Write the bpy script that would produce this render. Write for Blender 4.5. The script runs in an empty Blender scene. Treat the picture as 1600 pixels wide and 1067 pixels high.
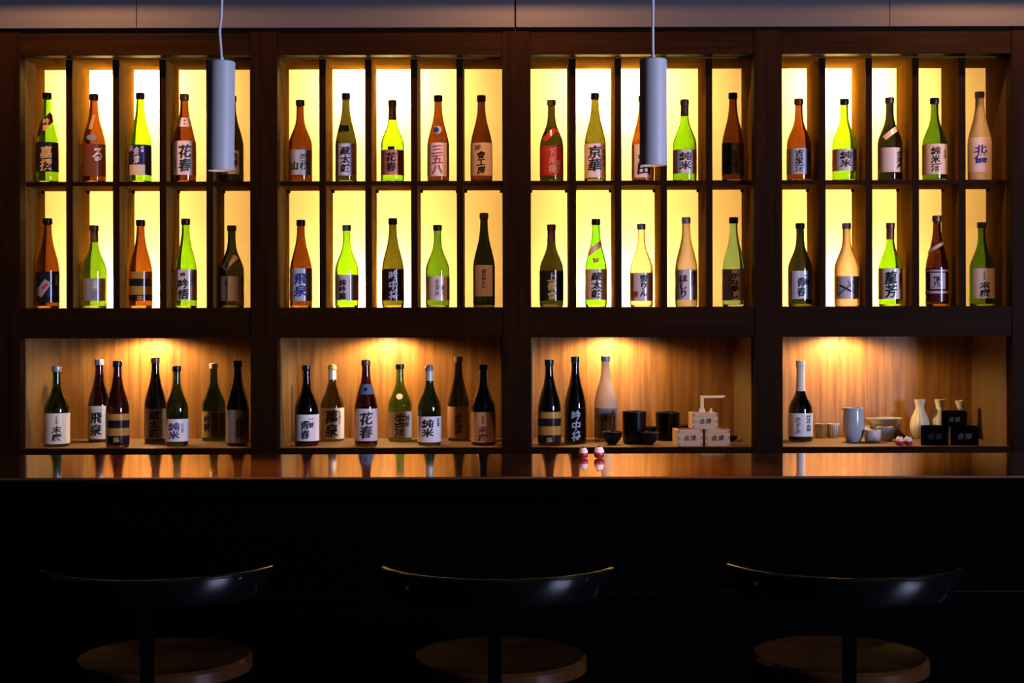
import bpy, bmesh, math, random
from mathutils import Matrix, Vector
random.seed(7)
SC = bpy.context.scene
COL = SC.collection

# ------------------------------------------------------------------ camera
FPX, PX0, PY0, ROLL, EYE = 2300.0, 790.0, 500.0, 0.0023, 1.40   # image taken as 1600 x 1067
cam_d = bpy.data.cameras.new('camera'); cam = bpy.data.objects.new('camera', cam_d); COL.objects.link(cam)
cam_d.sensor_width = 36.0; cam_d.lens = FPX / 1600 * 36.0
cam_d.shift_x = (800 - PX0) / 1600.0; cam_d.shift_y = (PY0 - 533.5) / 1600.0
cam_d.clip_start = 0.05
cam.matrix_world = Matrix.Translation((0, 0, EYE)) @ Matrix.Rotation(math.pi / 2, 4, 'X') @ Matrix.Rotation(-ROLL, 4, 'Z')
SC.camera = cam

# ------------------------------------------------------------------ world, view, daylight
w = bpy.data.worlds.new('world'); SC.world = w; w.use_nodes = True
w.node_tree.nodes['Background'].inputs[0].default_value = (0.30, 0.40, 0.75, 1)
w.node_tree.nodes['Background'].inputs[1].default_value = 0.25
vs = SC.view_settings
vs.view_transform = 'Standard'; vs.look = 'None'; vs.gamma = 1.0; vs.use_curve_mapping = False
vs.exposure = 0.0
SC.cycles.caustics_reflective = False
SC.cycles.caustics_refractive = False
SC.cycles.max_bounces = 20; SC.cycles.transmission_bounces = 18; SC.cycles.diffuse_bounces = 5

WIN_Y0, WIN_Y1, WIN_Z0, WIN_Z1, WIN_X = -0.6, 1.2, 0.9, 2.35, 4.2
P_WINDOW, P_BACK_TOP, P_BACK_LOW, P_NICHE, P_CEIL, P_PENDANT = 760.0, 16.5, 12.5, 14.5, 48.0, 120.0
def light(name, kind, loc, power, color, **kw):
    d = bpy.data.lights.new(name, kind); d.energy = power; d.color = color
    for k, v in kw.items(): setattr(d, k, v)
    o = bpy.data.objects.new(name, d); COL.objects.link(o); o.location = loc
    return o
day = light('daylight', 'AREA', (WIN_X + 0.22, (WIN_Y0 + WIN_Y1) / 2, (WIN_Z0 + WIN_Z1) / 2), P_WINDOW, (0.55, 0.62, 1.0),
            shape='RECTANGLE', size=WIN_Z1 - WIN_Z0, size_y=WIN_Y1 - WIN_Y0)
day.rotation_euler = (0, math.pi / 2, 0)
WARM = (1.0, 0.66, 0.33)

# ------------------------------------------------------------------ pixel -> place helpers
def unroll(px, py):
    dx, dy = px - 800.0, py - 533.5
    return 800.0 + dx - ROLL * dy, 533.5 + dy + ROLL * dx
def at(px, py, Y):
    x, y = unroll(px, py)
    return Vector(((x - PX0) * Y / FPX, Y, EYE - (y - PY0) * Y / FPX))

# ------------------------------------------------------------------ materials
MATS = {}
def mat(name, color, rough=0.5, metal=0.0, trans=0.0, ior=1.45, coat=0.0, emit=None, es=0.0, spec=0.5):
    if name in MATS: return MATS[name]
    m = bpy.data.materials.new(name); m.use_nodes = True
    b = m.node_tree.nodes['Principled BSDF']
    b.inputs['Base Color'].default_value = (*color, 1); b.inputs['Roughness'].default_value = rough
    b.inputs['Metallic'].default_value = metal; b.inputs['Transmission Weight'].default_value = trans
    b.inputs['IOR'].default_value = ior; b.inputs['Coat Weight'].default_value = coat
    b.inputs['Coat Roughness'].default_value = 0.05
    b.inputs['Specular IOR Level'].default_value = spec
    if emit:
        b.inputs['Emission Color'].default_value = (*emit, 1); b.inputs['Emission Strength'].default_value = es
    MATS[name] = m
    return m
def grain(m, c0, c1, scale, axis, amount=0.5, bump=0.0, detail=6):
    """streaky two-tone grain running along axis"""
    nt = m.node_tree; n = nt.nodes; b = n['Principled BSDF']
    tc = n.new('ShaderNodeTexCoord'); mp = n.new('ShaderNodeMapping'); nz = n.new('ShaderNodeTexNoise'); rp = n.new('ShaderNodeValToRGB')
    s = [scale] * 3; s[axis] = scale * 0.05
    mp.inputs['Scale'].default_value = s
    nz.inputs['Scale'].default_value = 1.0; nz.inputs['Detail'].default_value = detail; nz.inputs['Distortion'].default_value = 0.4
    rp.color_ramp.elements[0].color = (*c0, 1); rp.color_ramp.elements[1].color = (*c1, 1)
    rp.color_ramp.elements[0].position = 0.5 - amount / 2; rp.color_ramp.elements[1].position = 0.5 + amount / 2
    nt.links.new(tc.outputs['Object'], mp.inputs['Vector']); nt.links.new(mp.outputs['Vector'], nz.inputs['Vector'])
    nt.links.new(nz.outputs['Fac'], rp.inputs['Fac']); nt.links.new(rp.outputs['Color'], b.inputs['Base Color'])
    if bump:
        bp = n.new('ShaderNodeBump'); bp.inputs['Strength'].default_value = bump; bp.inputs['Distance'].default_value = 0.002
        nt.links.new(nz.outputs['Fac'], bp.inputs['Height']); nt.links.new(bp.outputs['Normal'], b.inputs['Normal'])
    return m
def wood(name, c0, c1, axis, rough=0.45, scale=40, amount=0.5, bump=0.1, coat=0.0, spec=0.5, ior=1.45):
    if name in MATS: return MATS[name]
    return grain(mat(name, c0, rough, coat=coat, spec=spec, ior=ior), c0, c1, scale, axis, amount, bump)
FRAME_V = wood('dark walnut upright grain', (0.0075, 0.0026, 0.0009), (0.017, 0.0066, 0.0020), 2, 0.5, spec=0.03)
FRAME_H = wood('dark walnut level grain', (0.0075, 0.0026, 0.0009), (0.017, 0.0066, 0.0020), 0, 0.5, spec=0.03)
INNER_V = wood('lit walnut upright grain', (0.10, 0.052, 0.009), (0.16, 0.084, 0.016), 2, 0.9, spec=0.0)  # same wood as the frame, lightened where the panels light it
INNER_H = wood('lit walnut level grain', (0.10, 0.052, 0.009), (0.16, 0.084, 0.016), 0, 0.9, spec=0.0)
PANEL = wood('niche teak veneer', (0.20, 0.075, 0.014), (0.44, 0.205, 0.048), 2, 0.45, scale=55, amount=0.42, bump=0.05)
NFLOOR = wood('niche shelf oak', (0.15, 0.085, 0.034), (0.21, 0.125, 0.052), 0, 0.5, spec=0.2)
NSIDE = wood('niche side lit wood', (0.12, 0.066, 0.018), (0.19, 0.11, 0.032), 2, 0.5)  # paler tone stands in for lamp light on the niche walls
BARTOP = wood('lacquered bar top', (0.045, 0.013, 0.0035), (0.095, 0.030, 0.007), 0, 0.09, scale=30, amount=0.5, bump=0.010, coat=1.0, spec=1.0, ior=1.7)
BARBLACK = mat('bar front black', (0.0005, 0.0005, 0.0005), 0.8, spec=0.01)
HINOKI = wood('pale cypress', (0.42, 0.24, 0.13), (0.58, 0.36, 0.20), 0, 0.55, scale=60)
SEATWOOD = wood('stool seat wood', (0.018, 0.006, 0.0015), (0.034, 0.012, 0.003), 0, 0.20, scale=25, spec=0.32)
STOOLBLACK = mat('black lacquered stool frame', (0.0007, 0.0007, 0.0008), 0.10, spec=0.22)
CHROME = mat('dark brushed steel', (0.05, 0.05, 0.052), 0.35, 1.0)
WHITEBOX = mat('light box white', (0.92, 0.90, 0.86), 0.8)
FASCIA = mat('pale lacquered fascia', (0.075, 0.069, 0.074), 0.5, spec=0.12)
PENDW = mat('white pendant enamel', (0.34, 0.325, 0.34), 0.45, spec=0.35)
CORD = mat('pale pendant cord', (0.42, 0.40, 0.42), 0.6)
BLACKL = mat('black glazed ware', (0.003, 0.003, 0.0035), 0.20, spec=0.28)
RIMC = mat('rim highlight', (0.10, 0.075, 0.055), 0.25)  # bright rim highlight of the black ware, put into the colour
CELADON = mat('celadon glaze', (0.40, 0.45, 0.46), 0.2, coat=0.3)
WHITEC = mat('white porcelain', (0.66, 0.62, 0.58), 0.25, coat=0.3)
CREAMC = mat('cream stoneware', (0.66, 0.55, 0.36), 0.4)
def diffuser():
    m = bpy.data.materials.new('amber light diffuser'); m.use_nodes = True; nt = m.node_tree
    nt.nodes.remove(nt.nodes['Principled BSDF'])
    t = nt.nodes.new('ShaderNodeBsdfTranslucent'); t.inputs[0].default_value = (0.95, 0.70, 0.26, 1)
    nt.links.new(t.outputs[0], nt.nodes['Material Output'].inputs[0]); return m
DIFFUSER = diffuser()
def thin_glass():
    m = bpy.data.materials.new('window glass'); m.use_nodes = True; nt = m.node_tree
    nt.nodes.remove(nt.nodes['Principled BSDF'])
    a = nt.nodes.new('ShaderNodeBsdfTransparent'); g = nt.nodes.new('ShaderNodeBsdfGlossy'); g.inputs['Roughness'].default_value = 0.0
    f = nt.nodes.new('ShaderNodeFresnel'); x = nt.nodes.new('ShaderNodeMixShader')
    nt.links.new(f.outputs[0], x.inputs[0]); nt.links.new(a.outputs[0], x.inputs[1]); nt.links.new(g.outputs[0], x.inputs[2])
    nt.links.new(x.outputs[0], nt.nodes['Material Output'].inputs[0]); return m
GLASSES = {  # light let through a full bottle
    'lime': (0.19, 0.60, 0.008), 'green': (0.095, 0.26, 0.014), 'vivid': (0.13, 0.66, 0.02), 'olive': (0.026, 0.030, 0.006),
    'amber': (0.115, 0.033, 0.005), 'orange': (0.15, 0.048, 0.006), 'brown': (0.075, 0.020, 0.005), 'dark': (0.012, 0.014, 0.005),
    'black': (0.004, 0.004, 0.004), 'mint': (0.42, 0.80, 0.62), 'clear': (0.93, 0.93, 0.88), 'deepgreen': (0.02, 0.07, 0.012),
    'deepbrown': (0.035, 0.008, 0.004), 'moss': (0.075, 0.085, 0.012)}
def glass(k):
    if k == 'frost': return mat('frosted glass', (0.72, 0.62, 0.50), 0.55, trans=0.75, ior=1.36)
    if k == 'milk': return mat('milky frosted glass', (0.96, 0.84, 0.64), 0.6, trans=0.65, ior=1.3)
    return mat(k + ' bottle glass', tuple(math.sqrt(v) for v in GLASSES[k]), 0.0, trans=1.0, ior=1.47)
CAPS = {'black': ((0.012, 0.010, 0.010), 0.3, 0), 'brown': ((0.10, 0.05, 0.03), 0.35, 0.3), 'gold': ((0.75, 0.42, 0.12), 0.35, 0.1),
        'silver': ((0.40, 0.35, 0.34), 0.3, 0.25), 'mauve': ((0.42, 0.33, 0.36), 0.4, 0.2), 'foil': ((0.16, 0.085, 0.04), 0.35, 0.4),
        'white': ((0.70, 0.62, 0.52), 0.4, 0), 'grey': ((0.28, 0.26, 0.30), 0.4, 0.2), 'copper': ((0.22, 0.10, 0.05), 0.35, 0.4)}
def cap_mat(k):
    c, r, m = CAPS[k]; return mat(k + ' cap', c, r, m)
PAPER = {'mauve': (0.68, 0.58, 0.58), 'beige': (0.70, 0.57, 0.46), 'white': (0.84, 0.80, 0.80), 'cream': (0.78, 0.68, 0.50), 'pink': (0.78, 0.60, 0.55),
         'black': (0.012, 0.011, 0.014), 'navy': (0.018, 0.024, 0.12), 'red': (0.42, 0.035, 0.025), 'gold': (0.52, 0.29, 0.07), 'grey': (0.30, 0.27, 0.26),
         'brown': (0.16, 0.05, 0.022), 'tan': (0.48, 0.25, 0.10), 'khaki': (0.38, 0.26, 0.12), 'rose': (0.52, 0.20, 0.15), 'maroon': (0.05, 0.012, 0.016),
         'dusk': (0.07, 0.055, 0.045), 'blue': (0.03, 0.04, 0.25), 'silver': (0.46, 0.44, 0.50), 'steel': (0.20, 0.22, 0.28), 'ochre': (0.45, 0.24, 0.045), 'stone': (0.34, 0.27, 0.24)}
def paper(k):
    if 'paper ' + k in MATS: return MATS['paper ' + k]
    c = PAPER[k]; return grain(mat('paper ' + k, c, 0.17), tuple(v * 0.9 for v in c), c, 160, 2, 0.6)
def ink(k):
    c = {'black': (0.008, 0.007, 0.009), 'red': (0.38, 0.03, 0.02), 'gold': (0.46, 0.28, 0.08), 'white': (0.62, 0.58, 0.58), 'blue': (0.02, 0.025, 0.22),
         'silver': (0.42, 0.42, 0.50), 'purple': (0.07, 0.03, 0.16), 'grey': (0.20, 0.18, 0.18), 'burnt': (0.10, 0.02, 0.012), 'dim': (0.03, 0.026, 0.026), 'faint': (0.10, 0.09, 0.085)}[k]
    return mat('ink ' + k, c, 0.5)

# ------------------------------------------------------------------ object helpers
def prop(o, label=None, cat=None, group=None, kind=None):
    if label: o['label'] = label
    if cat: o['category'] = cat
    if group: o['group'] = group
    if kind: o['kind'] = kind
    return o
def empty(name, loc, rz=0.0, label=None, cat=None, group=None):
    o = bpy.data.objects.new(name, None); COL.objects.link(o); o.location = loc; o.rotation_euler = (0, 0, rz); o.empty_display_size = 0.05
    return prop(o, label, cat, group)
def link(name, bm, m, parent=None, smooth=False):
    bmesh.ops.recalc_face_normals(bm, faces=bm.faces)
    me = bpy.data.meshes.new(name); bm.to_mesh(me); bm.free()
    if smooth:
        me.polygons.foreach_set('use_smooth', [True] * len(me.polygons))
        if smooth != 'all': me.set_sharp_from_angle(angle=math.radians(38))
    o = bpy.data.objects.new(name, me); COL.objects.link(o); me.materials.append(m); o.parent = parent
    return o
def box(bm, x0, x1, y0, y1, z0, z1, bev=0.0):
    vs_ = [bm.verts.new((x, y, z)) for x in (x0, x1) for y in (y0, y1) for z in (z0, z1)]
    fs = [bm.faces.new([vs_[i] for i in q]) for q in ((0, 1, 3, 2), (4, 6, 7, 5), (0, 4, 5, 1), (2, 3, 7, 6), (0, 2, 6, 4), (1, 5, 7, 3))]
    if bev:
        es = list({e for f in fs for e in f.edges}); bmesh.ops.bevel(bm, geom=es, offset=bev, segments=2, affect='EDGES', profile=0.5)
def boxo(name, m, parent, *d, bev=0.002):
    bm = bmesh.new(); box(bm, *d, bev=bev); return link(name, bm, m, parent)
def lathe(bm, prof, seg=32, cx=0.0, cy=0.0, closed=False):
    """revolve (r,z) points; r==0 ends become poles; closed joins last to first"""
    rings = []
    for r, z in prof:
        if r < 1e-6: rings.append([bm.verts.new((cx, cy, z))])
        else: rings.append([bm.verts.new((cx + r * math.cos(2 * math.pi * i / seg), cy + r * math.sin(2 * math.pi * i / seg), z)) for i in range(seg)])
    pairs = list(zip(rings, rings[1:])) + ([(rings[-1], rings[0])] if closed else [])
    for a, b in pairs:
        for i in range(seg):
            j = (i + 1) % seg
            if len(a) == 1 and len(b) == 1: continue
            if len(a) == 1: bm.faces.new((a[0], b[i], b[j]))
            elif len(b) == 1: bm.faces.new((a[i], a[j], b[0]))
            else: bm.faces.new((a[i], a[j], b[j], b[i]))
def latheo(name, m, parent, prof, seg=32, closed=False, cx=0.0, cy=0.0):
    bm = bmesh.new(); lathe(bm, prof, seg, cx, cy, closed); return link(name, bm, m, parent, True)
def tube(bm, pts, r, seg=10, cap=True):
    pts = [Vector(p) for p in pts]; rings = []
    for i, p in enumerate(pts):
        t = (pts[min(i + 1, len(pts) - 1)] - pts[max(i - 1, 0)]).normalized()
        a = t.orthogonal().normalized() if abs(t.z) < 0.99 else Vector((1, 0, 0)); b = t.cross(a).normalized(); a = b.cross(t)
        rings.append([bm.verts.new(p + r * (math.cos(2 * math.pi * k / seg) * a + math.sin(2 * math.pi * k / seg) * b)) for k in range(seg)])
    for ra, rb in zip(rings, rings[1:]):
        for k in range(seg): bm.faces.new((ra[k], ra[(k + 1) % seg], rb[(k + 1) % seg], rb[k]))
    if cap: bm.faces.new(rings[0]); bm.faces.new(rings[-1])

# ------------------------------------------------------------------ room shell
RX0, RX1, RY0, RY1, RZ = -4.2, WIN_X, -2.4, 5.50, 2.78
WALLM = mat('dark room plaster', (0.05, 0.042, 0.038), 0.8)
FLOORM = wood('dark plank floor', (0.006, 0.0035, 0.002), (0.010, 0.006, 0.0035), 1, 0.35, scale=18)
def struct(name, m, *d):
    return prop(boxo(name, m, None, *d, bev=0), kind='structure')
struct('floor', FLOORM, RX0 - .15, RX1 + .15, RY0 - .15, RY1 + .15, -0.1, 0.0)
struct('ceiling', WALLM, RX0 - .15, RX1 + .15, RY0 - .15, RY1 + .15, RZ, RZ + 0.1)
struct('wall_back', WALLM, RX0, RX1, RY1, RY1 + .15, 0, RZ)
struct('wall_front', WALLM, RX0, RX1, RY0 - .15, RY0, 0, RZ)
struct('wall_left', WALLM, RX0 - .15, RX0, RY0, RY1, 0, RZ)
bm = bmesh.new()
for d in ((RY0, WIN_Y0, 0, RZ), (WIN_Y1, RY1, 0, RZ), (WIN_Y0, WIN_Y1, 0, WIN_Z0), (WIN_Y0, WIN_Y1, WIN_Z1, RZ)):
    box(bm, RX1, RX1 + .15, *d)
prop(link('wall_right', bm, WALLM), kind='structure')
win = prop(empty('window_1', (RX1, (WIN_Y0 + WIN_Y1) / 2, WIN_Z0)), kind='structure')
hw, hh = (WIN_Y1 - WIN_Y0) / 2, WIN_Z1 - WIN_Z0
WFR = mat('window frame paint', (0.05, 0.045, 0.04), 0.5)
boxo('jamb', WFR, win, 0.03, 0.12, -hw, -hw + .05, 0, hh); boxo('jamb', WFR, win, 0.03, 0.12, hw - .05, hw, 0, hh)
boxo('head', WFR, win, 0.03, 0.12, -hw + .05, hw - .05, hh - .05, hh); boxo('sill', WFR, win, -0.02, 0.12, -hw + .05, hw - .05, 0, 0.05)
boxo('mullion', WFR, win, 0.04, 0.11, -0.02, 0.02, 0.05, hh - .05)
GL = thin_glass()
for a, b in ((-hw + .05, -0.02), (0.02, hw - .05)):
    bm = bmesh.new(); q = [bm.verts.new(p) for p in ((0.075, a, .05), (0.075, b, .05), (0.075, b, hh - .05), (0.075, a, hh - .05))]; bm.faces.new(q)
    link('pane', bm, GL, win)

# ------------------------------------------------------------------ fascia above the shelving
YF, YC, YB, YN = 5.0, 5.06, 5.27, 5.42
Z_TOP, Z_RAIL, Z_MID, Z_FLOOR, Z_LIP, Z_NICHE = 2.391, 2.302, 1.8785, 1.444, 1.341, 0.967
fas = prop(empty('trim_1', (0, YF, Z_TOP)), kind='structure')
for a, b in ((-520, 215.2), (216.2, 805), (807.2, 1389.5), (1390.3, 2150)):
    boxo('fascia_panel', FASCIA, fas, (a - PX0) / 460, (b - PX0) / 460, -0.012, 0.03, 0.001, RZ - Z_TOP - .002, bev=0.0012)

prop(boxo('fascia_shade_board', WALLM, None, -3.6, 3.6, YF - .20, YF - .18, 2.615, RZ - .0005, bev=0), kind='structure')   # added board out of view, cuts the downlights off the upper fascia
# ceiling downlights that wash the fascia and the posts
for px in (148, 826, 1530):
    x = (px - PX0) / 460
    dn = empty('ceiling_downlight', (x, YF - 0.38, RZ), 0, {148: 'recessed ceiling downlight above the left end of the shelving', 826: 'recessed ceiling downlight above the centre post', 1530: 'recessed ceiling downlight above the right end of the shelving'}[px], 'downlight', 'ceiling downlights')
    latheo('trim_ring', CHROME, dn, [(0.034, 0), (0.048, 0), (0.046, -0.006), (0.034, -0.004)], 28, True)
    latheo('lens', mat('downlight lens', (0.9, 0.8, 0.6), 0.4, emit=(1, .7, .4), es=2.0), dn, [(0, -0.002), (0.033, -0.002), (0.033, -0.0005), (0, -0.0005)], 24)
    light('ceiling_spot', 'SPOT', (x, YF - 0.38, RZ - 0.012), P_CEIL, (1.0, 0.46, 0.17), spot_size=math.radians(152), spot_blend=0.5, shadow_soft_size=0.016).rotation_euler = (math.radians(40), 0, 0)

# ------------------------------------------------------------------ back-bar shelving
BAYS = [(-1.648, -0.867), (-0.7736, -0.010), (0.087, 0.846), (0.941, 1.7206)]
shelf = empty('back_bar_shelving', (0, YF, 0), 0, 'dark wooden back bar shelving with backlit bottle cubbies above open niches', 'shelving')
def S(name, m, x0, x1, y0, y1, z0, z1, bev=0.0015):
    return boxo(name, m, shelf, x0, x1, y0 - YF, y1 - YF, z0, z1, bev=bev)
edges = [(-2.6, -1.648), (-0.867, -0.7736), (-0.010, 0.087), (0.846, 0.941), (1.7206, 2.6)]
YR = 5.47
for a, b in edges:      # uprights: one wood, faces darkened as unlit, cheeks paler as lit
    S('post', FRAME_V, a, b, YF, YC - .001, 0.0, Z_TOP)
    S('bay_side', INNER_V, a + .0005, b - .0005, YC, YR, 0.0, Z_TOP - .002, bev=0)
LAMPX = [202, 592, 960, 1312]; NLAMPX = [218, 600, 955, 1325]
for k, (a, b) in enumerate(BAYS):
    e = 0.0005
    S('top_rail', FRAME_H, a + e, b - e, YF + .003, YC - .001, Z_RAIL, Z_TOP)
    S('middle_rail', FRAME_H, a + e, b - e, YF + .003, YC - .001, Z_LIP, Z_FLOOR)
    S('lower_rail', FRAME_H, a + e, b - e, YF + .003, YF + .018, 0.0, Z_NICHE - .0006)
    for u, v in ((a + e, a + .005), (b - .005, b - e)): S('niche_lit_side', NSIDE, u, v, YF + .045, YN - .001, Z_NICHE + .0003, Z_LIP + .0245, bev=0)  # added linings, coloured paler to look lit by the puck light
    S('cubby_top', INNER_H, a + e, b - e, YC, YR, Z_RAIL - .004, Z_TOP - .004)
    S('cubby_floor', INNER_H, a + e, b - e, YC, YR, Z_FLOOR - .028, Z_FLOOR)
    S('niche_ceiling', FRAME_H, a + e, b - e, YC, YN + .04, Z_LIP + .025, Z_LIP + .060)
    S('niche_floor', NFLOOR, a + e, b - e, YF + .0185, YN, Z_NICHE - .018, Z_NICHE, bev=0.002)
    S('back_panel', PANEL, a + e, b - e, YN, YN + .012, Z_NICHE - .018, Z_LIP + .025, bev=0)
    S('light_box_back', WHITEBOX, a + e, b - e, YB + .175, YB + .185, Z_FLOOR, Z_RAIL - .004, bev=0)
    # diffuser sheet
    bm = bmesh.new(); q = [bm.verts.new(p) for p in ((a + e, YB - YF, Z_FLOOR), (b - e, YB - YF, Z_FLOOR), (b - e, YB - YF, Z_RAIL - .004), (a + e, YB - YF, Z_RAIL - .004))]
    bm.faces.new(q); link('light_diffuser', bm, DIFFUSER, shelf)
    # dividers and shelf boards
    t = 0.0228; cw = (b - a - 4 * t) / 5
    for i in range(5):
        x0 = a + i * (cw + t)
        if i: S('divider', INNER_V, x0 - t + e, x0 - e, YC + .0045, YB - .002, Z_FLOOR, Z_RAIL - .004, bev=0)
        if i: S('divider_edge', FRAME_V, x0 - t, x0, YC, YC + .004, Z_FLOOR, Z_RAIL - .004, bev=0.001)  # front of the same divider wood, darkened as its unlit face
        S('shelf_board', INNER_H, x0, x0 + cw, YC + .0045, YB - .002, Z_MID - .0145, Z_MID, bev=0)
        S('shelf_edge', FRAME_H, x0, x0 + cw, YC + .0005, YC + .004, Z_MID - .0150, Z_MID + .0003, bev=0.0008)  # unlit front of the shelf board, shade put into the colour
        for sx in (x0 + .0045, x0 + cw - .0045):
            bm = bmesh.new(); tube(bm, [(sx - .0045, YB - .035 - YF, Z_MID - .0205), (sx + .0045, YB - .035 - YF, Z_MID - .0205)], 0.0055, 8)
            link('shelf_pin', bm, FRAME_H, shelf)
    # lamps of the light box, top and bottom
    lx = (LAMPX[k] - PX0) / 433
    light('light_box_lamp', 'POINT', (lx, YB + .125, Z_RAIL - .06), P_BACK_TOP, (1.0, 0.80, 0.50), shadow_soft_size=0.03)
    light('light_box_lamp', 'POINT', (lx, YB + .125, Z_FLOOR + .05), P_BACK_LOW, (1.0, 0.80, 0.50), shadow_soft_size=0.03)
    # niche puck light
    nx = (NLAMPX[k] - PX0) / 440; ny = YN - 0.105
    bm = bmesh.new(); lathe(bm, [(0.026, Z_LIP + .025), (0.034, Z_LIP + .025), (0.034, Z_LIP + .017), (0.026, Z_LIP + .017)], 24, nx, ny - YF, True)
    link('puck_light', bm, CHROME, shelf, True)
    bm = bmesh.new(); lathe(bm, [(0, Z_LIP + .0245), (0.0255, Z_LIP + .0245), (0.0255, Z_LIP + .022), (0, Z_LIP + .022)], 24, nx, ny - YF)
    link('puck_lens', bm, mat('puck lens', (0.9, 0.8, 0.6), 0.4, emit=(1, .7, .35), es=6.0), shelf, True)
    light('niche_spot', 'SPOT', (nx, ny, Z_LIP + .016), P_NICHE, WARM, spot_size=math.radians(166), spot_blend=0.4, shadow_soft_size=0.018)

# ------------------------------------------------------------------ bar counter
CY0, CY1, CZ = 3.36, 3.94, 1.042
bar = empty('bar_counter', (0, CY0, 0), 0, 'long bar counter with glossy lacquered wooden top and black front', 'bar counter')
boxo('countertop', BARTOP, bar, -3.6, 3.6, 0, CY1 - CY0, CZ - .006, CZ, bev=0.0025)
boxo('edge_band', BARBLACK, bar, -3.6, 3.6, 0.0015, CY1 - CY0 - .002, CZ - .045, CZ - .0065, bev=0.002)
boxo('front_panel', BARBLACK, bar, -3.6, 3.6, 0.06, 0.09, 0, CZ - .046, bev=0)
boxo('back_panel', BARBLACK, bar, -3.6, 3.6, CY1 - CY0 - .06, CY1 - CY0 - .04, 0, CZ - .046, bev=0)
boxo('front_ledge', mat('bar ledge dark paint', (0.003, 0.003, 0.0032), 0.3, spec=0.15), bar, -3.6, 3.6, 0.045, 0.059, EYE - 424 * 3.41 / FPX - .004, EYE - 424 * 3.41 / FPX, bev=0.002)
bm = bmesh.new(); tube(bm, [(-3.5, -0.06, 0.22), (3.5, -0.06, 0.22)], 0.019, 14); link('foot_rail', bm, CHROME, bar, True)
for x in (-3, -1.5, 0, 1.5, 3):
    boxo('rail_bracket', CHROME, bar, x - .012, x + .012, -0.06, 0.06, 0.205, 0.22)

# ------------------------------------------------------------------ pendants
def pendant(xt, yt, xb, yb, cordpx, label):
    Y = 3.52
    T, B = at(xt, yt, Y), at(xb, yb, Y)
    root = empty('pendant_lamp', (B.x, Y, B.z), 0, label, 'pendant lamp', 'pendant lamps over the bar')
    H, R = T.z - B.z, 0.0325
    tilt = (T.x - B.x) / H
    def shear(o):
        for v in o.data.vertices: v.co.x += v.co.z * tilt
    shear(latheo('shade', PENDW, root, [(0, H), (R - .002, H), (R, H - .002), (R, 0.001), (R - .001, 0), (R - .003, 0.001), (R - .003, H - .004), (0, H - .004)], 48))
    shear(latheo('bulb', mat('pendant bulb', (0.9, 0.8, 0.6), 0.3, emit=(1.0, 0.62, 0.28), es=5.0), root, [(0, 0.010), (0.012, 0.013), (0.018, 0.022), (0.018, 0.034), (0.012, 0.055), (0, 0.056)], 24))
    shear(latheo('cable_gland', CORD, root, [(0, H), (0.0065, H), (0.005, H + .010), (0, H + .010)], 16))
    top = RZ - B.z
    pts = [at(px, py, Y) - Vector((B.x, Y, B.z)) for px, py in cordpx]; pts = [Vector((p.x, 0, p.z)) for p in pts]
    pts = [Vector((T.x - B.x, 0, H + .006))] + pts + [Vector((pts[-1].x, 0, top - .02))]
    bm = bmesh.new(); tube(bm, pts, 0.0033, 8); link('cord', bm, CORD, root, True)
    latheo('ceiling_rose', PENDW, root, [(0, top - .024), (0.035, top - .024), (0.042, top - .018), (0.042, top - .0005), (0, top - .0005)], 28, cx=pts[-1].x)
    light('pendant_spot', 'SPOT', (B.x, Y, B.z + 0.006), P_PENDANT, (1.0, 0.50, 0.20), spot_size=math.radians(54), spot_blend=0.9, shadow_soft_size=0.018)
pendant(346, 96.5, 344.5, 267, [(345, 75), (343, 50), (345.5, 25), (346.5, 2)], 'white cylinder pendant lamp hanging in front of the leftmost bay')
pendant(1020.5, 93, 1020.5, 259, [(1020, 70), (1020, 40), (1020.3, 5)], 'white cylinder pendant lamp hanging right of the centre post')

# ------------------------------------------------------------------ lettering
GLYPH = {}
def glyph(ch):
    if ch in GLYPH: return GLYPH[ch]
    c = bpy.data.curves.new('glyph', 'FONT'); c.body = ch; c.size = 1.0; c.offset = 0.014; c.resolution_u = 2
    o = bpy.data.objects.new('glyph', c); COL.objects.link(o); bpy.context.view_layer.update()
    me = bpy.data.meshes.new_from_object(o.evaluated_get(bpy.context.evaluated_depsgraph_get()))
    bm = bmesh.new(); bm.from_mesh(me)
    xs = [v.co.x for v in bm.verts]; ys = [v.co.y for v in bm.verts]
    cx, cy = (min(xs) + max(xs)) / 2, (min(ys) + max(ys)) / 2; s = max(max(xs) - min(xs), max(ys) - min(ys), 0.5)
    rnd = random.Random(ord(ch))
    for v in bm.verts: v.co = Vector(((v.co.x - cx) / s, (v.co.y - cy) / s, 0))
    for k in range(-3, 4):
        bmesh.ops.bisect_plane(bm, geom=bm.verts[:] + bm.edges[:] + bm.faces[:], plane_co=(k * 0.13, 0, 0), plane_no=(1, 0, 0))
    for v in bm.verts:      # brush-like swing
        v.co.x, v.co.y = v.co.x * (1 + 0.05 * math.sin(5 * v.co.y + ord(ch))) + 0.06 * v.co.y, v.co.y + 0.05 * v.co.x + 0.02 * math.sin(7 * v.co.x)
    bm.verts.index_update(); nv = len(bm.verts)
    vv = [tuple(v.co[:2]) for v in bm.verts]; ff = [[v.index for v in f.verts] for f in bm.faces]; sh = ((0, 0), (.026, .012), (-.026, -.012))
    g = ([(x + a, y + b) for a, b in sh for x, y in vv], [[i + k * nv for i in f] for k in range(3) for f in ff])   # brush weight
    bm.free(); bpy.data.objects.remove(o); bpy.data.curves.remove(c); bpy.data.meshes.remove(me)
    GLYPH[ch] = g
    return g

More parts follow.
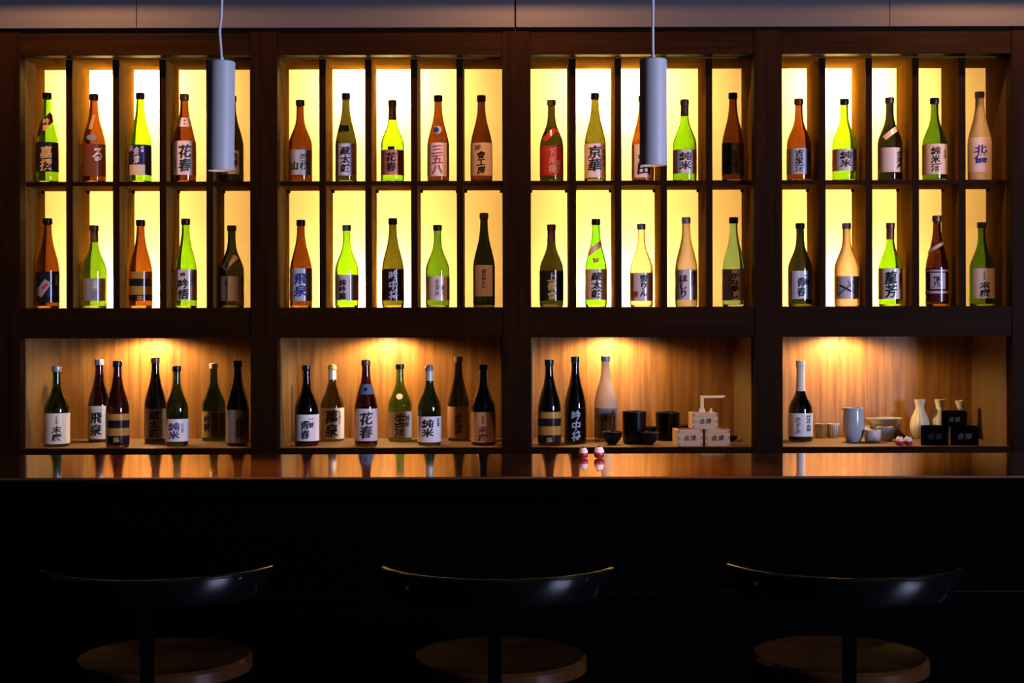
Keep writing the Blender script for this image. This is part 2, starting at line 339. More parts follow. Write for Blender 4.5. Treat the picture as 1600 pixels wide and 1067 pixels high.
# ------------------------------------------------------------------ bottles
TALL = [(0, .90), (.010, .965), (.028, 1), (.20, 1), (.42, 1), (.48, .955), (.586, .765), (.69, .54), (.76, .44), (.82, .38), (.90, .35), (1, .34)]
ROUND = [(0, .90), (.010, .965), (.028, 1), (.20, 1), (.45, 1), (.50, .955), (.55, .845), (.60, .70), (.66, .53), (.72, .405), (.78, .345), (.85, .32), (1, .315)]
LONG = [(0, .90), (.010, .965), (.028, 1), (.20, 1), (.35, 1), (.42, .945), (.48, .80), (.54, .59), (.60, .43), (.65, .355), (.75, .325), (1, .315)]
def interp(prof, h):
    if h <= prof[0][0]: return prof[0][1]
    for i in range(len(prof) - 1):
        if h <= prof[i + 1][0]:
            p0 = prof[max(i - 1, 0)]; p1 = prof[i]; p2 = prof[i + 1]; p3 = prof[min(i + 2, len(prof) - 1)]
            t = (h - p1[0]) / (p2[0] - p1[0]); d = p2[0] - p1[0]
            if h > .03:
                m1 = (p2[1] - p0[1]) / (p2[0] - p0[0]) * d; m2 = (p3[1] - p1[1]) / (p3[0] - p1[0]) * d if p3 != p2 else 0
                t2, t3 = t * t, t * t * t
                return (2*t3 - 3*t2 + 1) * p1[1] + (t3 - 2*t2 + t) * m1 + (-2*t3 + 3*t2) * p2[1] + (t3 - t2) * m2
            return p1[1] + (p2[1] - p1[1]) * t
    return prof[-1][1]
class Bottle:
    def __init__(s, cx, half, ytop, shape, gl, cap, floor, Y, label, group, foil=None):
        s.cx, s.Y = cx, Y
        P = at(cx, ytop, Y); s.R = half * Y / FPX; s.H = P.z - floor; s.prof = {'tall': TALL, 'round': ROUND, 'long': LONG}[shape]
        s.floor = floor
        s.root = empty('sake_bottle', (P.x, Y, floor + .0006), -math.atan2(P.x, Y), label, 'bottle', group)
        R, H = s.R, s.H
        hs = sorted({0, .004, .010, .018, .028, .1, .2, .3, .4} | {.42 + .02 * i for i in range(29)} | {.985})
        pr = [(0, 0.004)] + [(R * .55, 0.002)] + [(R * interp(s.prof, h), H * h) for h in hs if h <= .985] + [(0, H * .985)]
        bm = bmesh.new(); lathe(bm, pr, 40); bmesh.ops.recalc_face_normals(bm, faces=bm.faces)
        if gl not in ('frost', 'milk'):      # empty inside: a cavity with its walls facing in
            outer = set(bm.faces); wt = .0028
            ir = [(0, .008)] + [(max(R * interp(s.prof, h) - wt, .002), max(H * h, .008)) for h in hs if .018 <= h <= .97] + [(0, H * .975)]
            lathe(bm, ir, 40); inner = [f for f in bm.faces if f not in outer]
            bmesh.ops.recalc_face_normals(bm, faces=inner); bmesh.ops.reverse_faces(bm, faces=inner)
        me = bpy.data.meshes.new('glass'); bm.to_mesh(me); bm.free(); me.materials.append(glass(gl))
        me.polygons.foreach_set('use_smooth', [True] * len(me.polygons)); me.set_sharp_from_angle(angle=math.radians(38))
        go = bpy.data.objects.new('glass', me); COL.objects.link(go); go.parent = s.root
        rn = R * s.prof[-1][1]
        cm = cap_mat(cap)
        if cap == 'white' and foil == 'ball' or foil == 'ball':
            latheo('stopper', cm, s.root, [(0, H * 1.0)] + [(rn * 1.25 * math.sin(a), H * .945 + (H * .055) * math.cos(a)) for a in (.5, 1.0, 1.5)] + [(rn * 1.3, H * .935), (rn * 1.02, H * .93), (rn * 1.02, H * .925), (0, H * .9245)][:3] , 24)
            s.wrap('neck_band', 'cream', .80, .92)
        else:
            hc = .932
            latheo('cap', cm, s.root, [(0, H), (rn * 1.06, H), (rn * 1.17, H * .996), (rn * 1.19, H * .985), (rn * 1.19, H * (hc + .008)), (rn * 1.16, H * hc), (rn * 1.03, H * hc), (rn * 1.03, H * (hc + .004)), (rn * 1.015, H * .9865), (0, H * .9865)], 28)
            if isinstance(foil, (int, float)):
                h0 = s.hy(foil)
                n = 8; out = [(R * interp(s.prof, h0 + (hc - .002 - h0) * i / n) + .0007, H * (h0 + (hc - .002 - h0) * i / n)) for i in range(n + 1)]
                inn = [(r - .0005, z) for r, z in reversed(out)]
                latheo('neck_foil', cm, s.root, out + inn, 28, True)
    def hy(s, py):
        return (at(s.cx, py, s.Y).z - s.floor) / s.H
    def ang(s, px, h):
        r = s.R * interp(s.prof, h); v = (px - s.cx) * s.Y / FPX / r
        return math.asin(max(-.995, min(.995, v)))
    def pt(s, a, h, off):
        r = s.R * interp(s.prof, h) + off
        return (r * math.sin(a), -r * math.cos(a), s.H * h)
    def shell(s, name, m, grid, off, parent=None, th=.0003):
        """grid: rows of (angle, h); makes a thin curved sheet"""
        bm = bmesh.new()
        o = [[bm.verts.new(s.pt(a, h, off)) for a, h in row] for row in grid]; n = [[bm.verts.new(s.pt(a, h, off - th)) for a, h in row] for row in grid]
        for i in range(len(grid) - 1):
            for j in range(len(grid[0]) - 1):
                bm.faces.new((o[i][j], o[i][j+1], o[i+1][j+1], o[i+1][j])); bm.faces.new((n[i][j], n[i+1][j], n[i+1][j+1], n[i][j+1]))
        R_, C_ = len(grid) - 1, len(grid[0]) - 1
        for i in range(R_):
            bm.faces.new((o[i][0], o[i+1][0], n[i+1][0], n[i][0])); bm.faces.new((o[i][C_], n[i][C_], n[i+1][C_], o[i+1][C_]))
        for j in range(C_):
            bm.faces.new((o[0][j], n[0][j], n[0][j+1], o[0][j+1])); bm.faces.new((o[R_][j], o[R_][j+1], n[R_][j+1], n[R_][j]))
        return link(name, bm, m, parent or s.root, True)
    def wrap(s, name, col, h0, h1):
        rows = 6; cols = 28
        return s.shell(name, paper(col), [[(math.radians(-178 + 356 * j / cols), h0 + (h1 - h0) * i / rows) for j in range(cols + 1)] for i in range(rows + 1)], .0008)
    def label(s, y0, y1, col, x0=None, x1=None, off=.0006, name='label', parent=None):
        h1, h0 = s.hy(y0), max(s.hy(y1), .03)
        a0 = math.radians(-100) if x0 is None else s.ang(x0, (h0 + h1) / 2); a1 = math.radians(100) if x1 is None else s.ang(x1, (h0 + h1) / 2)
        cols = max(4, int((a1 - a0) / .16)); rows = 2 if h1 < .45 else 6
        return s.shell(name, paper(col), [[(a0 + (a1 - a0) * j / cols, h0 + (h1 - h0) * i / rows) for j in range(cols + 1)] for i in range(rows + 1)], off, parent)
    def sash(s, xa, ya, xb, yb, wpx, col, name='neck_sash', off=.0008, parent=None):
        d = Vector((xb - xa, yb - ya)).normalized(); n = Vector((-d.y, d.x)); rows = []
        for i in range(11):
            c = Vector((xa, ya)) + (Vector((xb, yb)) - Vector((xa, ya))) * i / 10; row = []
            for j in range(5):
                p = c + n * wpx * (j / 4 - .5); h = s.hy(p.y); row.append((s.ang(p.x, h), h))
            rows.append(row)
        return s.shell(name, paper(col), rows, off, parent)
    def seal(s, px, py, rx, ry, col, name='seal', off=.0012):
        rows = []
        for i in range(7):
            k = i / 6; row = []
            for j in range(17):
                t = 2 * math.pi * j / 16; x, y = px + rx * max(k, .02) * math.cos(t), py + ry * max(k, .02) * math.sin(t); h = s.hy(y); row.append((s.ang(x, h), h))
            rows.append(row)
        return s.shell(name, paper(col), rows, off)
    def text(s, parent, string, px, y0, y1, col, wide=1.0, off=.0011, name='lettering'):
        n = len(string); cell = (y1 - y0) / n
        bm = bmesh.new()
        for i, ch in enumerate(string):
            vs2, fs = glyph(ch); cy = y0 + cell * (i + .5); size = cell * .96
            V = []
            for u, v in vs2:
                h = s.hy(cy - v * size); r = s.R * interp(s.prof, h)
                a = s.ang(px, h) + u * size * wide * s.Y / FPX / r
                V.append(bm.verts.new(s.pt(a, h, off)))
            for f in fs:
                try: bm.faces.new([V[k] for k in f])
                except ValueError: pass
        me = bpy.data.meshes.new(name); bm.to_mesh(me); bm.free(); me.materials.append(ink(col))
        o = bpy.data.objects.new(name, me); COL.objects.link(o); o.parent = parent
        return o

ORD = ['first', 'second', 'third', 'fourth', 'fifth', 'sixth', 'seventh', 'eighth', 'ninth', 'tenth', 'eleventh', 'twelfth', 'thirteenth', 'fourteenth', 'fifteenth', 'sixteenth', 'seventeenth', 'eighteenth', 'nineteenth', 'twentieth']
YS = 5.150
# cx, half, ytop, shape, glass, cap, foil, look, [label (y0,y1,colour,x0,x1)...], [text (string,px,y0,y1,ink,wide)], extras
N = None
UP = [
 (73.6, 17.5, 145.6, 'tall', 'lime', 'black', N, 'yellow-green sake bottle with black gold-lettered label', (224, 270, 'black', N, N), [('嘉撰', 71.5, 230, 269, 'gold', .95)], [('sash', 57, 211, 82, 181, 13, 'maroon'), ('stext', '吟醸', 72, 186, 206, 'gold')]),
 (146.6, 18.3, 147.6, 'tall', 'amber', 'brown', N, 'amber sake bottle with brown label and gold flame mark', (227, 277, 'brown', N, N), [('る', 152, 233, 254, 'white', .8)], [('sash', 141, 204, 147, 181, 5, 'gold'), ('seal', 143.7, 217, 8, 5, 'steel')]),
 (219, 17.3, 145.6, 'tall', 'lime', 'black', N, 'lime green sake bottle with navy label', (228, 275, 'navy', N, N), [('会津', 213, 231, 258, 'white', .7), ('吟醸', 222, 230, 240, 'white', .9)], [('patch', 259, 275, 'beige', 203, 226), ('patch', 229, 238, 'grey', 202, 208)]),
 (288, 18, 147.6, 'tall', 'amber', 'copper', N, 'amber sake bottle with beige neck band and beige label', (222, 275, 'pink', N, N), [('花春', 288.6, 228, 270, 'black', .95), ('会津', 274, 248, 266, 'grey', .5)], [('patchf', 185, 199.5, 'pink', 276, 300), ('ptext', '・・', 288, 187, 198, 'black')]),
 (362, 18.3, 150, 'tall', 'dark', 'black', N, 'dark sake bottle half hidden behind a pendant lamp', (237, 274, 'white', 346, 373), [('大吟', 366, 240, 262, 'black', .9)], []),
 (469, 18.5, 156.7, 'round', 'amber', 'brown', N, 'amber round-shouldered sake bottle with two-column brushed beige label', (236, 275, 'beige', 454, 485), [('磐梯', 474.5, 242, 267, 'black', 1.0), ('山', 460, 254, 268, 'black', 1.0)], []),
 (540.5, 16.7, 146, 'tall', 'olive', 'black', N, 'olive sake bottle with narrow mauve three-character label', (226, 276, 'mauve', 528.5, 556), [('蔵太鼓', 539.4, 231, 271, 'black', 1.15)], [('patchf', 197, 207, 'black', 530, 545)]),
 (613, 18, 156.7, 'round', 'lime', 'foil', 187, 'lime sake bottle with brown foil and rosy label', (236, 275, 'rose', N, N), [('花春', 611, 240, 270, 'black', 1.1), ('会津春', 624, 240, 262, 'grey', .6)], [('patch', 231, 236, 'black', 606, 616)]),
 (684.5, 17, 149.7, 'tall', 'amber', 'black', N, 'amber sake bottle with pink label lettered in red', (225, 277, 'pink', N, N), [('三五八', 683, 228, 274, 'red', 1.1)], [('seal', 683.5, 204.7, 6.5, 6.5, 'silver'), ('seal2', 681.5, 204.7, 4.2, 4.5, 'blue')]),
 (752, 17, 149.7, 'tall', 'amber', 'copper', N, 'amber sake bottle with pale pink black-lettered label', (225, 276, 'pink', N, N), [('會工房', 751.5, 238, 273, 'black', 1.1), ('特', 746, 228, 237, 'grey', 1)], []),
 (861.5, 18.3, 156.7, 'round', 'olive', 'gold', N, 'dark olive sake bottle with gold cap and red label', (230.5, 276, 'red', N, N), [('下井桜', 862, 234, 272, 'gold', .8), ('特撰', 872, 252, 272, 'gold', .7)], [('sash', 850, 221, 868, 203, 8, 'red')]),
 (929.5, 16.8, 146, 'tall', 'moss', 'black', N, 'olive sake bottle with tall beige two-character label', (226, 279, 'pink', N, N), [('京華', 929, 229, 270, 'black', 1.05), ('吟醸酒', 943, 233, 262, 'grey', .8)], []),
 (1004, 17.3, 150, 'tall', 'orange', 'black', N, 'amber sake bottle partly hidden by a pendant lamp', (227, 279, 'pink', N, N), [('会田', 1006, 238, 274, 'black', 1.1)], []),
 (1069.6, 18.3, 156, 'round', 'lime', 'foil', 181, 'yellow-green sake bottle with copper foil and bold white label', (235.7, 272.8, 'mauve', N, N), [('純米', 1071, 239, 267, 'black', 1.35)], []),
 (1145, 17.3, 145.6, 'tall', 'amber', 'black', N, 'amber sake bottle with charcoal label', (225, 274, 'dusk', N, N), [('会州', 1141.5, 234, 270, 'black', 1.1)], []),
 (1248, 19, 155, 'round', 'amber', 'copper', N, 'reddish amber sake bottle with grey-mauve label', (233.6, 273.8, 'mauve', N, N), [('吉家酒', 1249, 236, 271, 'black', 1.1), ('会津', 1262, 238, 252, 'grey', .7)], []),
 (1319, 18.8, 155, 'round', 'lime', 'black', N, 'bright lime sake bottle with black cap and pale label', (234.6, 268.7, 'mauve', N, N), [('純米', 1322, 238, 263, 'black', 1.5), ('会津', 1334, 238, 252, 'grey', .8)], []),
 (1390, 19, 153, 'round', 'dark', 'copper', N, 'near-black sake bottle with slanted neck sash', (232.6, 270.7, 'mauve', 1375, N), [('会津産', 1404, 237, 266, 'black', 1.0)], [('sash', 1382, 218, 1401, 202, 8, 'beige')]),
 (1460, 19, 153.8, 'round', 'green', 'black', N, 'green sake bottle with three-character cream label', (227, 274, 'beige', N, N), [('純米酒', 1462, 231, 270, 'black', 1.1), ('会津', 1475, 235, 250, 'grey', .8)], []),
 (1530.5, 18.2, 144, 'tall', 'frost', 'silver', N, 'frosted sake bottle with blue-lettered pale label', (216.5, 270.7, 'mauve', N, N), [('北儀', 1532, 228, 257, 'blue', 1.3)], []),
]
LOW = [
 (74.3, 18.2, 341.4, 'tall', 'orange', 'black', N, 'orange-amber sake bottle with dark picture label', (425, 473, 'black', N, N), [('会津', 87, 430, 446, 'grey', .6)], [('sash', 60, 462, 75, 440, 12, 'stone'), ('sash', 66, 452, 74, 444, 4, 'red'), ('patch', 453, 464, 'navy', 74, 87)]),
 (147, 19.5, 352.6, 'round', 'green', 'copper', 378, 'green wide sake bottle with foil neck and grey label', (435.7, 470.7, 'stone', 130, 163), [('会津', 148, 438, 452, 'white', 1.0)], [('patch', 455, 467, 'steel', 142, 158)]),
 (219.6, 17.8, 344, 'tall', 'orange', 'black', N, 'amber sake bottle with black and ochre bands', (425, 470, 'ochre', N, N), [('会津', 218, 462, 469.5, 'gold', 2.4)], [('patch', 436, 447.5, 'black', N, N), ('patch', 461, 470, 'black', N, N)]),
 (290, 17.2, 342, 'tall', 'lime', 'black', N, 'lime sake bottle with tall beige brushed label', (422, 469.7, 'beige', N, N), [('吟悟', 286, 436, 468, 'black', 1.05), ('会津酒', 299, 426, 447, 'grey', .8), ('吟', 286, 426, 434, 'black', 1)], []),
 (362, 19, 352.6, 'round', 'olive', 'mauve', N, 'dark olive sake bottle with slanted sash and blank pale label', (432.6, 470.7, 'white', 345, 376), [('会津', 353, 438, 448, 'grey', .7)], [('sash', 349, 420, 369, 401, 9, 'beige')]),
 (470, 17.2, 344, 'tall', 'orange', 'black', N, 'orange sake bottle with blue brushed characters', (420, 470.7, 'mauve', N, N), [('飛泉', 469.3, 427, 464, 'blue', 1.05)], []),
 (541.6, 18.2, 352, 'round', 'lime', 'grey', N, 'lime long-necked sake bottle with mauve label', (430, 469.7, 'mauve', N, N), [('純吟龍', 535, 437, 468, 'black', 1.1), ('酒', 556, 434, 441, 'black', .8)], []),
 (613.7, 17.2, 341.4, 'tall', 'moss', 'black', N, 'olive sake bottle with black silver-lettered label', (421, 469.7, 'black', N, N), [('吟中将', 614.4, 423, 469, 'silver', .95)], []),
 (683.5, 18.6, 352, 'round', 'green', 'black', N, 'leaf green sake bottle with faded pinkish label', (432.6, 469.7, 'pink', 667, N), [('会津吟', 683, 436, 464, 'grey', .7), ('醸酒', 692, 446, 462, 'grey', .7)], []),
 (756, 17, 333, 'tall', 'dark', 'gold', N, 'tall black sake bottle with gold cap and narrow pink label', (415, 463.5, 'pink', 742, 769), [('のどごし', 756, 421, 450, 'black', .9)], []),
 (861.4, 18.5, 351, 'round', 'olive', 'copper', 378, 'dark olive sake bottle with black label and gold characters', (424, 469.7, 'black', N, N), [('上善會', 862, 426, 469, 'gold', .95)], []),
 (931, 17, 342.5, 'tall', 'vivid', 'black', N, 'vivid green sake bottle with pink sash', (421, 468.7, 'beige', N, N), [('蔵太鼓', 932, 426, 466, 'black', 1.25)], [('sash', 918, 397, 942, 379, 9, 'pink'), ('ptext', '特', 931, 403, 413, 'red')]),
 (1002, 17.8, 350, 'round', 'clear', 'mauve', N, 'clear glass sake bottle with mauve label', (426.8, 470.7, 'mauve', N, N), [('雪りん', 1005.6, 430, 464, 'black', 1.05), ('春', 993, 455, 465, 'red', 1)], []),
 (1072, 17.2, 339.8, 'tall', 'frost', 'mauve', N, 'frosted amber-lit sake bottle with mauve label', (422, 468.7, 'mauve', N, N), [('ほしり', 1068, 430, 465, 'black', 1.0), ('風酒', 1083, 425, 446, 'black', .9)], []),
 (1146, 17.5, 339.8, 'tall', 'mint', 'black', N, 'pale mint sake bottle with black cap', (421, 469.7, 'mauve', N, N), [('かね酔し', 1147.7, 426, 466, 'black', 1.15)], []),
 (1250, 19, 349, 'round', 'dark', 'black', N, 'blackish sake bottle with white two-column label', (424, 467.6, 'white', 1238, N), [('青春', 1252, 434, 464, 'black', .9), ('一醸', 1260.5, 426, 446, 'black', .9)], []),
 (1322.6, 19, 349, 'round', 'frost', 'mauve', N, 'frosted sake bottle with purple swirl label', (432, 467.6, 'mauve', N, N), [], [('sash', 1309, 462, 1334, 440, 3, 'steel'), ('sash', 1312, 446, 1330, 456, 3, 'navy'), ('sash', 1324, 438, 1335, 460, 2, 'steel')]),
 (1391, 18.3, 348.5, 'round', 'lime', 'copper', 374, 'yellow-green sake bottle with foil neck and boldly brushed label', (420, 467.6, 'white', N, N), [('龍芳', 1392, 424, 466, 'black', .85), ('会津酒', 1405.5, 426, 452, 'black', .7)], []),
 (1463.7, 17.4, 337.3, 'tall', 'brown', 'copper', N, 'brown sake bottle with silver sash and maroon label', (420, 471.7, 'maroon', N, N), [('鶴乃', 1463, 432, 450, 'black', 1.2)], [('patch', 427, 452, 'silver', 1454, 1476), ('sash', 1449, 395, 1474, 380, 5, 'silver'), ('patch', 455, 459, 'silver', N, N), ('patch', 422, 425, 'silver', N, N)]),
 (1534, 19.3, 347.6, 'round', 'green', 'silver', N, 'green sake bottle with cream label at the right end', (420, 466.6, 'beige', 1521, N), [('末廣', 1538.5, 440, 464, 'black', 1.3), ('会津', 1538, 424, 438, 'grey', .5)], []),
]
NICHE = [  # plus base y
 (88.5, 19.8, 572.5, 'round', 'deepgreen', 'silver', N, 'dark green sake bottle with cream label at niche left end', (645, 692.5, 'cream', N, N), [('末廣', 88, 664, 688, 'black', 1.2), ('会津', 88, 649, 662, 'grey', .5)], [], 698.7),
 (155, 17.6, 561.5, 'tall', 'deepbrown', 'silver', N, 'brown sake bottle behind the banded bottle', (633.7, 685, 'cream', N, N), [('飛泉', 149.5, 643, 680, 'black', 1.0)], [], 691.4),
 (183.4, 18, 564, 'tall', 'deepbrown', 'black', N, 'brown sake bottle with ochre and black bands', (646, 692, 'ochre', N, N), [('会津', 181, 682, 690, 'gold', 2.4)], [('patch', 656, 668, 'black', N, N), ('patch', 680, 692, 'black', N, N)], 699.7),
 (242.6, 17, 558.5, 'tall', 'black', 'copper', N, 'black sake bottle with khaki three-character label', (638, 685, 'khaki', N, N), [('蔵太鼓', 240.5, 642, 682, 'black', 1.2)], [], 692.5),
 (276, 17.6, 571.9, 'round', 'deepgreen', 'black', N, 'green sake bottle with bluish white label', (654, 689, 'white', N, N), [('純米', 271.5, 659, 685, 'purple', 1.4), ('会津', 284, 660, 676, 'grey', .6)], [], 697.6),
 (333.7, 18.2, 567.7, 'round', 'deepgreen', 'white', N, 'green sake bottle with pale cap and dull gold label', (642, 683, 'khaki', N, N), [('吟醸', 323, 648, 672, 'black', .9)], [('patch', 644, 682, 'dusk', 330, N)], 690),
 (371, 17.8, 563.6, 'tall', 'black', 'black', N, 'black sake bottle with brown label at niche right end', (640, 691, 'stone', N, N), [('会津', 374, 650, 684, 'burnt', .8)], [], 697.6),
 (479, 19, 571, 'round', 'black', 'black', N, 'black sake bottle with pale two-column label', (647, 688, 'white', 463, N), [('青春', 476.4, 656, 685, 'black', 1.0), ('一醸', 486, 649, 668, 'black', .8)], [], 697.6),
 (519, 18.4, 568.8, 'round', 'moss', 'gold', 'ball', 'olive sake bottle with gold ball stopper', (636.8, 685, 'cream', N, N), [('萬泉', 518, 640, 682, 'black', 1.0), ('会津酒', 530, 641, 662, 'grey', .7)], [], 690),
 (571.7, 18, 562.6, 'tall', 'deepbrown', 'copper', N, 'dark brown sake bottle with grey neck band', (637.8, 688, 'mauve', N, N), [('花春', 572, 643, 684, 'black', 1.0)], [('patchf', 600, 616, 'steel', 561, 584), ('ptext', '・', 571, 602, 614, 'black')], 697.6),
 (624.7, 18.5, 568.8, 'round', 'green', 'black', N, 'bright green sake bottle with white neck seal', (642, 683, 'cream', N, N), [('生酒', 624.7, 645, 681, 'black', .9), ('純米', 636, 648, 666, 'black', .9)], [('seal', 624, 619, 5, 4.5, 'white')], 690),
 (670.6, 18.2, 569.8, 'round', 'deepgreen', 'silver', 'ball', 'green sake bottle with silver ball stopper and white label', (650, 690, 'white', N, N), [('純米', 668, 654, 682, 'black', 1.4), ('会津', 684, 652, 666, 'black', .7)], [], 696.6),
 (716, 17, 557.4, 'tall', 'olive', 'copper', N, 'tall olive sake bottle with mustard label', (634.7, 684, 'tan', N, N), [('会津', 716, 644, 678, 'burnt', .7)], [], 689.4),
 (755, 19, 569.8, 'round', 'black', 'black', N, 'black sake bottle with orange-tan label', (643, 690, 'tan', N, N), [('末廣', 753.6, 664, 688, 'burnt', 1.2), ('会津', 754, 648, 661, 'burnt', .5)], [], 696.6),
 (858, 18, 562, 'tall', 'black', 'black', N, 'black sake bottle with orange bands', (643, 690, 'ochre', N, N), [('会津', 858, 682, 690, 'gold', 2.4)], [('patch', 653, 665, 'black', N, N), ('patch', 679, 690, 'black', N, N)], 696.6),
 (898.6, 17, 557.4, 'tall', 'black', 'black', N, 'black sake bottle with silvery blue calligraphy', N, [('吟中将', 900, 640, 688, 'silver', .9)], [], 693.5),
 (946, 17.8, 555.8, 'tall', 'milk', 'grey', N, 'frosted white sake bottle behind a black bowl', (637, 686, 'stone', N, N), [('ほしり', 944, 645, 682, 'black', .9), ('風', 957, 640, 648, 'black', .9)], [], 689),
 (1250.5, 18.8, 564, 'long', 'black', 'white', 611, 'black sake bottle with white capsule and white label', (645, 681, 'white', N, N), [('かすみ', 1247, 650, 678, 'grey', .9), ('酒ね', 1263, 648, 674, 'black', .7)], [], 690.4),
]
def dress(b, lab, texts, extras):
    L = b.label(*lab) if lab else None
    base = L or b.root
    if extras:
        for e in extras:
            if e[0] == 'sash': last = b.sash(*e[1:7], off=.0009 if e[2] < (lab[0] if lab else 0) else .0010, name='neck_sash' if e[2] < (lab[0] if lab else 0) else 'printed_shape', parent=b.root if e[2] < (lab[0] if lab else 0) else base)
            elif e[0] == 'seal': b.seal(*e[1:6])
            elif e[0] == 'seal2': b.seal(*e[1:6], off=.0016)
            elif e[0] == 'patch': b.label(e[1], e[2], e[3], e[4], e[5], off=.0009, name='printed_block', parent=base)
            elif e[0] == 'patchf': last = b.label(e[1], e[2], e[3], e[4], e[5], off=.0009, name='neck_label')
            elif e[0] in ('ptext', 'stext'): b.text(last if e[0] == 'ptext' and False else b.root, *e[1:6], off=.0014, name='neck_lettering')
    for t in texts: b.text(base, *t, off=.0013)
for rowname, rows, z in (('top row', UP, Z_MID + .0004), ('second row', LOW, Z_FLOOR)):
    for i, r in enumerate(rows):
        b = Bottle(r[0], r[1], r[2], r[3], r[4], r[5], z, YS, '%s, %s %s from left' % (r[7], rowname, ORD[i]), 'sake bottles in the ' + rowname, r[6])
        dress(b, r[8], r[9], r[10])
def niche_Y(px, base):
    return (EYE - Z_NICHE) * FPX / (unroll(px, base)[1] - PY0)
for i, r in enumerate(NICHE):
    R = r[1] * 5.15 / FPX
    Y = min(max(niche_Y(r[0], r[11]) + R, YF + .01 + R), YN - R - .004)
    bay = ['first niche', 'second niche', 'third niche', 'fourth niche'][0 if r[0] < 400 else 1 if r[0] < 800 else 2 if r[0] < 1200 else 3]
    b = Bottle(r[0], r[1], r[2], r[3], r[4], r[5], Z_NICHE, Y, '%s, in the %s' % (r[7], bay), 'sake bottles in the niches', r[6])
    dress(b, r[8], r[9], r[10])

# ------------------------------------------------------------------ sake ware in the niches
def ware(name, cx, half, ytop, base, prof, m, label, cat, group=None, rim=None, body='body', inner=.0022):
    """prof: (r fraction, h fraction) of the outer wall from foot to rim; hollow inside"""
    R = half * 5.15 / FPX; Y = min(max(niche_Y(cx, base) + R, YF + .012 + R), YN - R - .004)
    P = at(cx, ytop, Y); R = half * Y / FPX; H = P.z - Z_NICHE
    root = empty(name, (P.x, Y, Z_NICHE + .0005), -math.atan2(P.x, Y), label, cat, group)
    out = [(R * r, H * h) for r, h in prof]; t = inner
    inn = [(max(r - t, .001), z) for r, z in reversed(out) if z > H * .12]
    latheo(body, m, root, [(0, 0.0)] + out + [(out[-1][0] - t * .5, H + .0006)] + inn + [(0, inn[-1][1] - .001)], 36)
    if rim:
        r0, z0 = out[-1]
        latheo('rim', rim, root, [(r0 + .0006, z0 - .0008), (r0 + .0006, z0 + .0010), (r0 - t - .0006, z0 + .0010), (r0 - t - .0006, z0 - .0008)], 36, True)
    return root, R, H
CUP = [(.90, 0), (.96, .03), (.97, .5), (1.0, 1.0)]
BOWL = [(.42, 0), (.45, .08), (.60, .18), (.80, .40), (.93, .68), (1.0, 1.0)]
ware('black_cup', 991, 18.6, 643, 694.5, CUP, BLACKL, 'tall black cup beside the frosted bottle', 'cup', 'black ware', RIMC)
ware('black_cup', 1043, 19.0, 644, 689.5, CUP, BLACKL, 'tall black cup beside the wooden boxes', 'cup', 'black ware', RIMC)
ware('black_bowl', 956.5, 15.7, 674.5, 696, BOWL, BLACKL, 'small black bowl in front of the frosted bottle', 'bowl', 'black ware', RIMC)
ware('black_bowl', 1014.5, 15, 675.5, 696, BOWL, BLACKL, 'small black bowl in front of the two black cups', 'bowl', 'black ware', RIMC)
ware('black_bowl', 1018, 12, 667, 687, BOWL, BLACKL, 'black bowl standing between the two black cups', 'bowl', 'black ware', RIMC)
ware('black_bowl', 1073, 11, 664.5, 686, BOWL, BLACKL, 'black bowl behind the left wooden box', 'bowl', 'black ware', RIMC)
ware('black_bowl', 1141, 12, 681, 690, BOWL, BLACKL, 'low black bowl at the right of the wooden boxes', 'bowl', 'black ware', RIMC)
# ribbed cups
for cx, lb in ((1283, 'ribbed cream cup next to the white-capped bottle'), (1302, 'ribbed cream cup next to the grey-blue carafe')):
    root, R, H = ware('ribbed_cup', cx, 9.7, 662.6, 685, [(.78, 0), (.82, .05), (.93, .6), (1.0, 1.0)], WHITEC, lb, 'cup', 'ribbed cups', WHITEC)
    for k in range(18):
        a = 2 * math.pi * k / 18; bm = bmesh.new()
        tube(bm, [((R * (.83 + .15 * z)) * math.cos(a), (R * (.83 + .15 * z)) * math.sin(a), H * (.06 + .84 * z)) for z in (0, .5, 1)], .0013, 5)
        link('rib', bm, mat('rib khaki', (0.22, 0.15, 0.05), 0.5), root, True)
# celadon carafe with spout
root, R, H = ware('carafe', 1333.5, 16.8, 637.5, 691.4, [(.62, 0), (.72, .04), (.90, .16), (.99, .34), (1.0, .55), (.97, .75), (.92, .90), (.93, 1.0)], CELADON, 'grey-blue glazed carafe with pouring lip', 'carafe', None, WHITEC, inner=.003)
bm = bmesh.new()
q = [bm.verts.new(p) for p in ((-R * .88, -R * .28, H * .965), (-R * .88, R * .28, H * .965), (-R * 1.22, 0, H * 1.0), (-R * .86, -R * .28, H * 1.005), (-R * .86, R * .28, H * 1.005), (-R * 1.25, 0, H * 1.018), (-R * .90, 0, H * .90))]
for f in ((0, 2, 6), (2, 1, 6), (0, 3, 5, 2), (2, 5, 4, 1), (3, 4, 5), (0, 6, 1), (0, 1, 4, 3)): bm.faces.new([q[k] for k in f])
link('spout', bm, WHITEC, root)
ware('white_cup', 1363.3, 12.7, 672.5, 692.3, [(.80, 0), (.88, .04), (.97, .25), (1.0, .6), (.98, 1.0)], WHITEC, 'small white cup right of the carafe at the shelf edge', 'cup', 'white cups', WHITEC)
ware('white_cup', 1383, 13, 667.5, 690, [(.80, 0), (.88, .04), (.97, .25), (1.0, .6), (.98, 1.0)], CELADON, 'small grey cup in front of the spouted bowl', 'cup', 'white cups', WHITEC)
ware('white_cup', 1357, 8, 665.5, 684, [(.80, 0), (.88, .04), (.97, .25), (1.0, .6), (.98, 1.0)], WHITEC, 'small cup half hidden behind the carafe', 'cup', 'white cups', WHITEC)
